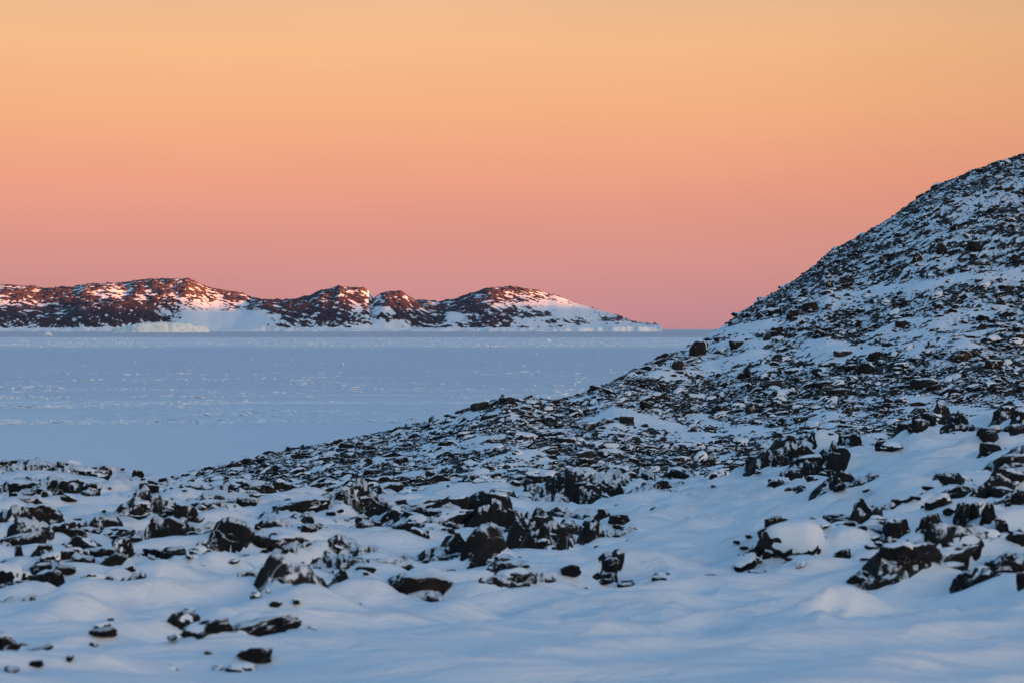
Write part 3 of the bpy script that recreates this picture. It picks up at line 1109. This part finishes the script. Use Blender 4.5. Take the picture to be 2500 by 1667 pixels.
def cap_mesh(form, var, sub, amount):
    V_, F_, d_ = get_rock(form, var, sub)
    k = ('c', amount)
    if k not in d_:
        asp = {'b': (1, 0.9, 0.7), 'f': (1, 0.8, 0.4), 't': (0.7, 0.6, 1.3), 'r': (1, 0.9, 0.6), 'w': (1, 0.9, 0.7)}[form]
        c_ = snow_cap(V_, F_, amount, var * 13 + amount, asp)
        d_[k] = [mesh_np('snow_cap', v_, tris=f_, mats=[M_SNOW]) for v_, f_ in c_]
    return d_[k]


SNW = {0: 'bare', 1: 'lightly snow-dusted', 2: 'snow-streaked', 3: 'snow-smothered'}
FRM = {'b': 'blocky', 'f': 'low flat', 't': 'upright slab', 'r': 'rounded', 'w': 'wedge-shaped'}
COL = {'k': 'black', 'n': 'brown', 'g': 'grey', 'm': 'mossy'}


def zone(r):
    u_, y_ = r['u'], r['y']
    if y_ < float(interp(YCR, u_)) + 38:
        return 'crest', 'along the snow crest'
    if u_ < 520:
        return ('ln', 'in the near left rock field') if y_ > 1375 else ('lf', 'in the far left rock field')
    if u_ < 960:
        return ('cn', 'in the near rows left of centre') if y_ > 1340 else ('cf', 'in the far rows left of centre')
    if u_ < 1490:
        return ('mn', 'in the near central outcrop') if y_ > 1320 else ('mf', 'in the far central outcrop')
    if u_ < 1880:
        return 'sl', 'on the open snow right of centre'
    return ('rn', 'on the near right snow slope') if y_ > 1350 else ('rf', 'in the right-hand outcrop')


def ordinal(n_):
    return '%d%s' % (n_, 'th' if 10 <= n_ % 100 <= 20 else {1: 'st', 2: 'nd', 3: 'rd'}.get(n_ % 10, 'th'))


classes = {}
for r in rocks:
    r['zone'] = zone(r)
    if not r['words']:
        classes.setdefault((r['zone'][0], r['form'], r['col'], r['snow']), []).append(r)
for key, lst in classes.items():
    lst.sort(key=lambda r_: r_['u'])
    for i, r in enumerate(lst):
        desc = '%s %s %s rock %s' % (SNW[r['snow']], FRM[r['form']], COL[r['col']], r['zone'][1])
        if len(lst) == 1:
            r['words'] = 'the only ' + desc.rstrip(',')
        else:
            r['words'] = '%s %s from left' % (desc, ordinal(i + 1))
for i, r in enumerate(rocks):
    big = r['w'] > 55 or r['h'] > 45
    sub = 4 if r['w'] * r['h'] > 2300 else 3
    var = rng.randrange(7)
    rz = rng.uniform(-0.35, 0.35) if r['form'] in 'wft' else rng.uniform(-0.6, 0.6)
    tilt = rng.uniform(-0.30, 0.0) if r['form'] in 'fw' else rng.uniform(-0.16, 0.10)
    tot = r['Hh'] / 0.66 * (1.06 if r['form'] == 'f' else 1.0)
    o = link('rock', rock_mesh(r['form'], var, sub, r['col']), label=r['words'], category='rock', group='rocks in the foreground snow')
    zg = max(zrow(r['y'], r['d']) - 0.05, min(fg_z(r['xc'], max(r['yc'] - 0.6 * r['Dp'], 15)), zrow(r['y'], r['d']) + 0.20))
    o.location = (r['xc'], r['yc'], zg + r['Hh'] - tot * 0.5 + 0.03)
    o.scale = (r['W'] * 1.06, r['Dp'] * 1.15, tot)
    if rng.random() < 0.5 and r['form'] != 'w' and r['snow'] < 3:
        o.scale.y *= -1
        o.scale.x *= -1
        rz *= -1
    o.rotation_euler = (0, tilt, rz)
    if r['snow'] > 0:
        cm = cap_mesh(r['form'], var, sub, r['snow'])
        for c_ in cm:
            link('snow_cap', c_, o)


# ------------------------------------------------------------------ stone scatter (instances on points)
def scatter(name, pts, rots, scls, idxs, protos, **props):
    me = bpy.data.meshes.new(name)
    me.vertices.add(len(pts))
    me.vertices.foreach_set('co', np.asarray(pts, np.float32).ravel())
    for nm, typ, dat in (('rot', 'FLOAT_VECTOR', rots), ('scl', 'FLOAT_VECTOR', scls)):
        at = me.attributes.new(nm, typ, 'POINT')
        at.data.foreach_set('vector', np.asarray(dat, np.float32).ravel())
    at = me.attributes.new('idx', 'INT', 'POINT')
    at.data.foreach_set('value', np.asarray(idxs, np.int32))
    o = link(name, me, kind='stuff', **props)
    col = bpy.data.collections.new(name + '_shapes')
    for i_, pm in enumerate(protos):
        col.objects.link(bpy.data.objects.new('%s_%02d' % (name, i_), pm))
    ng = bpy.data.node_groups.new(name, 'GeometryNodeTree')
    ng.interface.new_socket('Geometry', in_out='INPUT', socket_type='NodeSocketGeometry')
    ng.interface.new_socket('Geometry', in_out='OUTPUT', socket_type='NodeSocketGeometry')
    gi, go = ng.nodes.new('NodeGroupInput'), ng.nodes.new('NodeGroupOutput')
    ci = ng.nodes.new('GeometryNodeCollectionInfo')
    ci.inputs['Collection'].default_value = col
    ci.inputs['Separate Children'].default_value = True
    ci.inputs['Reset Children'].default_value = True
    ip = ng.nodes.new('GeometryNodeInstanceOnPoints')
    ip.inputs['Pick Instance'].default_value = True

    def attr(nm, dt):
        n_ = ng.nodes.new('GeometryNodeInputNamedAttribute')
        n_.data_type = dt
        n_.inputs['Name'].default_value = nm
        return n_.outputs['Attribute']
    ng.links.new(gi.outputs[0], ip.inputs['Points'])
    ng.links.new(ci.outputs[0], ip.inputs['Instance'])
    ng.links.new(attr('idx', 'INT'), ip.inputs['Instance Index'])
    ng.links.new(attr('rot', 'FLOAT_VECTOR'), ip.inputs['Rotation'])
    ng.links.new(attr('scl', 'FLOAT_VECTOR'), ip.inputs['Scale'])
    ng.links.new(ip.outputs[0], go.inputs[0])
    md = o.modifiers.new('scatter', 'NODES')
    md.node_group = ng
    return o


def stone_proto(form, seed, sub, amount, mat):
    V_, F_ = rock_shape(form, seed, sub)
    Vs, Fs, mi = V_, F_, np.zeros(len(F_))
    if amount:
        c_ = snow_cap(V_, F_, amount, seed, (1, 1, 0.5))
        for v_, f_ in c_:
            Fs = np.vstack([Fs, f_ + len(Vs)])
            Vs = np.vstack([Vs, v_])
            mi = np.concatenate([mi, np.ones(len(f_))])
    return mesh_np('stone', Vs, tris=Fs, mats=[mat, M_SNOW], matidx=mi)


protos = [stone_proto(f_, 500 + i, 3, a_, m_) for i, (f_, a_, m_) in enumerate(
    [('b', 2, M_STONE2), ('w', 2, M_STONE), ('f', 2, M_STONE2), ('b', 1, M_STONE), ('w', 4, M_STONE2), ('f', 4, M_STONE), ('b', 4, M_STONE2), ('w', 2, M_STONE2), ('r', 1, M_STONE), ('f', 4, M_STONE2)])]

# hillside stones
N = 190000
g = np.random.default_rng(77)
du = g.uniform(-150, 2700, N)
ddp = np.sqrt(g.uniform(88.0 ** 2, 300.0 ** 2, N))
ok = ddp < crest_depth(du) + 3
du, ddp = du[ok], ddp[ok]
zz = hill_z(du, ddp)
bb = hill_bare(du, ddp, zz)
ok = (g.uniform(0, 1, len(du)) < bb ** 1.2 * 0.70) & (zz > 0.2)
du, ddp, zz, bb = du[ok], ddp[ok], zz[ok], bb[ok]
size = 0.14 * (1 - g.uniform(0, 0.995, len(du))) ** -0.50
size = np.minimum(size, 1.3) * (0.8 + 0.4 * bb) * (1 - 0.25 * sstep(800, 680, YH + (ZC - zz) / ddp * F_PX))
pts = np.stack([(du - CX) / F_PX * ddp, ddp, zz - 0.02 * size], 1)
rots = np.stack([g.normal(0, 0.25, len(du)), g.normal(-0.22, 0.28, len(du)), g.normal(0.25, 0.6, len(du))], 1)
scl = np.stack([size * g.uniform(0.9, 1.6, len(du)), size * g.uniform(0.7, 1.1, len(du)), size * g.uniform(0.32, 0.62, len(du))], 1)
scatter('hillside_stones', pts, rots, scl, g.integers(0, len(protos), len(du)), protos, label='countless dark stones strewn over the snowy hillside')
print('hillside stones', len(du))

# hillside boulders one can pick out
BH = [(1706, 868, 56, 44), (1655, 905, 44, 30), (1172, 1000, 60, 24), (1240, 985, 50, 20), (2160, 640, 46, 32), (2380, 610, 60, 36), (2300, 620, 44, 34), (2240, 640, 40, 34), (2070, 690, 48, 26), (2025, 705, 34, 30), (2440, 745, 60, 26), (2480, 640, 50, 30),
      (2120, 910, 70, 30), (2260, 945, 90, 26), (1840, 1005, 50, 22), (1890, 945, 60, 22), (2350, 880, 70, 30), (2430, 900, 60, 26), (1760, 1010, 60, 24), (1480, 1040, 56, 22), (1530, 1035, 46, 24), (1440, 1050, 40, 22), (1620, 960, 40, 28), (1270, 1075, 34, 16), (2060, 870, 60, 18),
      (1560, 1085, 32, 20), (1980, 760, 50, 24), (1935, 775, 36, 22), (2120, 720, 30, 16), (1800, 850, 50, 20), (1900, 815, 40, 20), (2200, 800, 40, 18), (2330, 560, 40, 20), (2420, 520, 36, 18), (1690, 1060, 44, 18), (2070, 1010, 40, 18), (2170, 985, 46, 18), (1130, 1150, 50, 16), (980, 1130, 46, 16), (850, 1160, 40, 14), (880, 1090, 36, 14), (1350, 1110, 44, 16), (1700, 1110, 40, 16), (1900, 1070, 38, 16), (2010, 945, 50, 18), (2480, 830, 40, 20), (2240, 520, 34, 18), (2360, 480, 36, 18), (2090, 560 + 60, 34, 18), (1860, 780, 34, 18)]
gb = random.Random(5)
dtab = np.linspace(88, 290, 500)
for (bu, by, bw, bh) in BH:
    zt = hill_z(np.full(500, float(bu)), dtab)
    yt = YH + (ZC - zt) / dtab * F_PX
    vis = np.minimum.accumulate(yt)
    i_ = int(np.argmax(vis <= by))
    if vis[-1] > by:
        i_ = int(np.argmin(yt))
    d_ = dtab[i_]
    bs = 0.62 if by < 760 else 0.85
    W_, H_ = bs * bw * d_ / F_PX, bs * bh * d_ / F_PX
    form = gb.choice('bbwfr') if bh / bw > 0.5 else gb.choice('ffbw')
    var = 40 + gb.randrange(4)
    kc = gb.choice('kkng')
    sn_ = gb.choice((1, 1, 2))
    o = link('boulder', rock_mesh(form, var, 3, kc), category='boulder', group='boulders on the hillside')
    o['bz'] = 0
    o.location = ((bu - CX) / F_PX * d_, d_ + W_ * 0.2, zt[i_] + H_ * 0.28)
    o.scale = (W_, W_ * 0.8, H_ * 1.5)
    o.rotation_euler = (0, gb.uniform(-0.2, 0.1), gb.uniform(-0.5, 0.5))
    cm = cap_mesh(form, var, 3, sn_)
    for c_ in cm:
        link('snow_cap', c_, o)
    where = 'high on the steep slope' if by < 720 else 'on the bench below the steep face' if by < 900 else 'in the rough rock band at mid slope' if by < 1020 else 'on the lower stony flat'
    o['label'] = '%s %s %s boulder %s' % ('large' if bw > 52 else 'mid-sized' if bw > 40 else 'small', FRM[form], COL[kc], where)
    o['px'] = bu
    del o['bz']
bl = {}
for o in [o_ for o_ in C.objects if o_.name.startswith('boulder')]:
    bl.setdefault(o['label'], []).append(o)
for lab, lst in bl.items():
    lst.sort(key=lambda o_: o_['px'])
    for i, o in enumerate(lst):
        if len(lst) > 1:
            o['label'] = '%s, %s from left' % (lab, ordinal(i + 1))
        else:
            o['label'] = 'the only ' + lab
        del o['px']

# small stones round the foreground rocks
ps, rs, ssx, ix = [], [], [], []
g = np.random.default_rng(31)
for r in rocks:
    for _ in range(int(3 + r['w'] / 10)):
        uu = r['u'] + g.normal(0, r['w'] * 0.75)
        d_ = r['yc'] + g.normal(0, 1.3)
        if not 15 < d_ < 74:
            continue
        x_ = (uu - CX) / F_PX * d_
        s_ = 0.075 * (1 - g.uniform(0, 0.985)) ** -0.5 * (0.7 if d_ < 30 else 1)
        s_ = min(s_, 0.42)
        ps.append((x_, d_, fg_z(x_, d_) + 0.05 * s_))
        rs.append((g.normal(0, 0.2), g.normal(-0.1, 0.2), g.uniform(-0.7, 0.7)))
        ssx.append((s_ * g.uniform(1.0, 1.9), s_, s_ * g.uniform(0.5, 0.9)))
        ix.append(int(g.integers(0, len(protos))))
scatter('loose_stones', ps, rs, ssx, ix, protos, label='small dark stones scattered between the foreground rocks')

# ------------------------------------------------------------------ sea-ice rubble, icebergs
def ice_proto(seed):
    V_, F_ = rock_shape('w' if seed % 2 else 'b', 900 + seed, 2)
    return mesh_np('ice_chunk', V_, tris=F_, mats=[M_SNOW], smooth=False)


ice_protos = [ice_proto(i) for i in range(5)]
g = np.random.default_rng(9)
ps, rs, ssx = [], [], []
for (n_, d0_, d1_, smin, smax, clus) in [(7500, 390, 640, 0.16, 0.9, 0.20), (1500, 640, 900, 0.2, 0.9, 0.15), (200, 260, 400, 0.1, 0.35, 0.1), (120, 900, 2000, 0.35, 1.0, 0.1), (4500, 2050, 4200, 0.5, 1.7, 0.0)]:
    d_ = 1 / g.uniform(1 / d1_, 1 / d0_, n_ * 3)
    k_ = g.uniform(-250, 2100, n_ * 3)
    x_ = (k_ - CX) / F_PX * d_
    fld = fbm2(x_ / 75, d_ / (d_.mean() * 0.05), 3, 90)
    sel = np.where(fld + 0.09 * g.normal(0, 1, len(d_)) * (clus > 0.12) > clus)[0][:n_]
    x_, d_ = x_[sel], d_[sel]
    s_ = np.minimum(smin * (1 - g.uniform(0, 0.995, len(sel))) ** -0.5, smax)
    ps.append(np.stack([x_, d_, s_ * 0.08], 1))
    rs.append(np.stack([g.normal(0, 0.2, len(sel)), g.normal(0, 0.2, len(sel)), g.uniform(0, 6.28, len(sel))], 1))
    ssx.append(np.stack([s_ * g.uniform(1.2, 4.0, len(sel)), s_ * g.uniform(1, 2, len(sel)), s_ * g.uniform(0.4, 0.8, len(sel))], 1))
ps, rs, ssx = np.vstack(ps), np.vstack(rs), np.vstack(ssx)
scatter('ice_rubble', ps, rs, ssx, g.integers(0, 5, len(ps)), ice_protos, label='white crumbs of broken ice strewn in streaks over the sea ice')

# tabular iceberg: sloping flat top, fluted cliffs
th = np.linspace(0, 2 * math.pi, 241)[:-1]
fr = np.concatenate([[1.02, 1.015, 1.0, 0.99, 0.985, 0.97], np.linspace(0.94, 0.0, 22)])
zl = np.concatenate([[-0.05, 0.18, 0.55, 0.80, 0.90, 0.95], np.full(22, 1.0)])
TH, FR = np.meshgrid(th, fr)
out = 1 + 0.10 * fbm2(np.cos(TH) * 2.2, np.sin(TH) * 2.2, 5, 15) + 0.03 * noise2(np.cos(TH) * 14, np.sin(TH) * 14, 16)
BXx = np.sign(np.cos(TH)) * np.abs(np.cos(TH)) ** 0.8 * FR * out
BYy = np.sin(TH) * FR * out
hh = interp([(-1.15, 0.30), (-0.8, 0.50), (-0.35, 0.86), (0.1, 1.0), (0.6, 0.95), (0.85, 0.72), (1.1, 0.66)], BXx)
BZz = 40 * hh * zl[:, None] * (1 + 0.05 * fbm2(BXx * 5, BYy * 5, 3, 18))
i = np.arange(TH.size).reshape(TH.shape)
j = np.roll(i, -1, 1)
qf = np.stack([i[:-1].ravel(), j[:-1].ravel(), j[1:].ravel(), i[1:].ravel()], 1)
Vb = np.stack([BXx.ravel() * 183, BYy.ravel() * 120, BZz.ravel()], 1)
berg = link('iceberg', mesh_np('iceberg', Vb, quads=qf, mats=[M_ICE]), label='long flat-topped pale iceberg frozen in before the island shore', category='iceberg')
berg.location = ((386 - CX) / F_PX * 9300, 9300 + 60, 0)
for nm, (bu, dpt, w_, h_, lab) in enumerate([(118, 5200, 22, 11, 'small pointed ice block sticking up from the ice left of the flat iceberg'), (1340, 2900, 15, 8, 'small bright ice block standing on the white ice band below the right island'),
                                             (752, 560, 26, 5, 'low white ice block among the streaks of rough sea ice'), (1565, 11000, 60, 12, None)]):
    if lab is None:
        continue
    V_, F_ = rock_shape('w', 700 + nm, 3)
    o = link('ice_block', mesh_np('ice_block', V_, tris=F_, mats=[M_SNOW]), label=lab, category='ice block', group='ice blocks frozen into the sea ice')
    W_, H_ = w_ * dpt / F_PX, h_ * dpt / F_PX
    o.scale = (W_, W_ * 0.7, H_ * 1.35)
    o.location = ((bu - CX) / F_PX * dpt, dpt, H_ * 0.35)
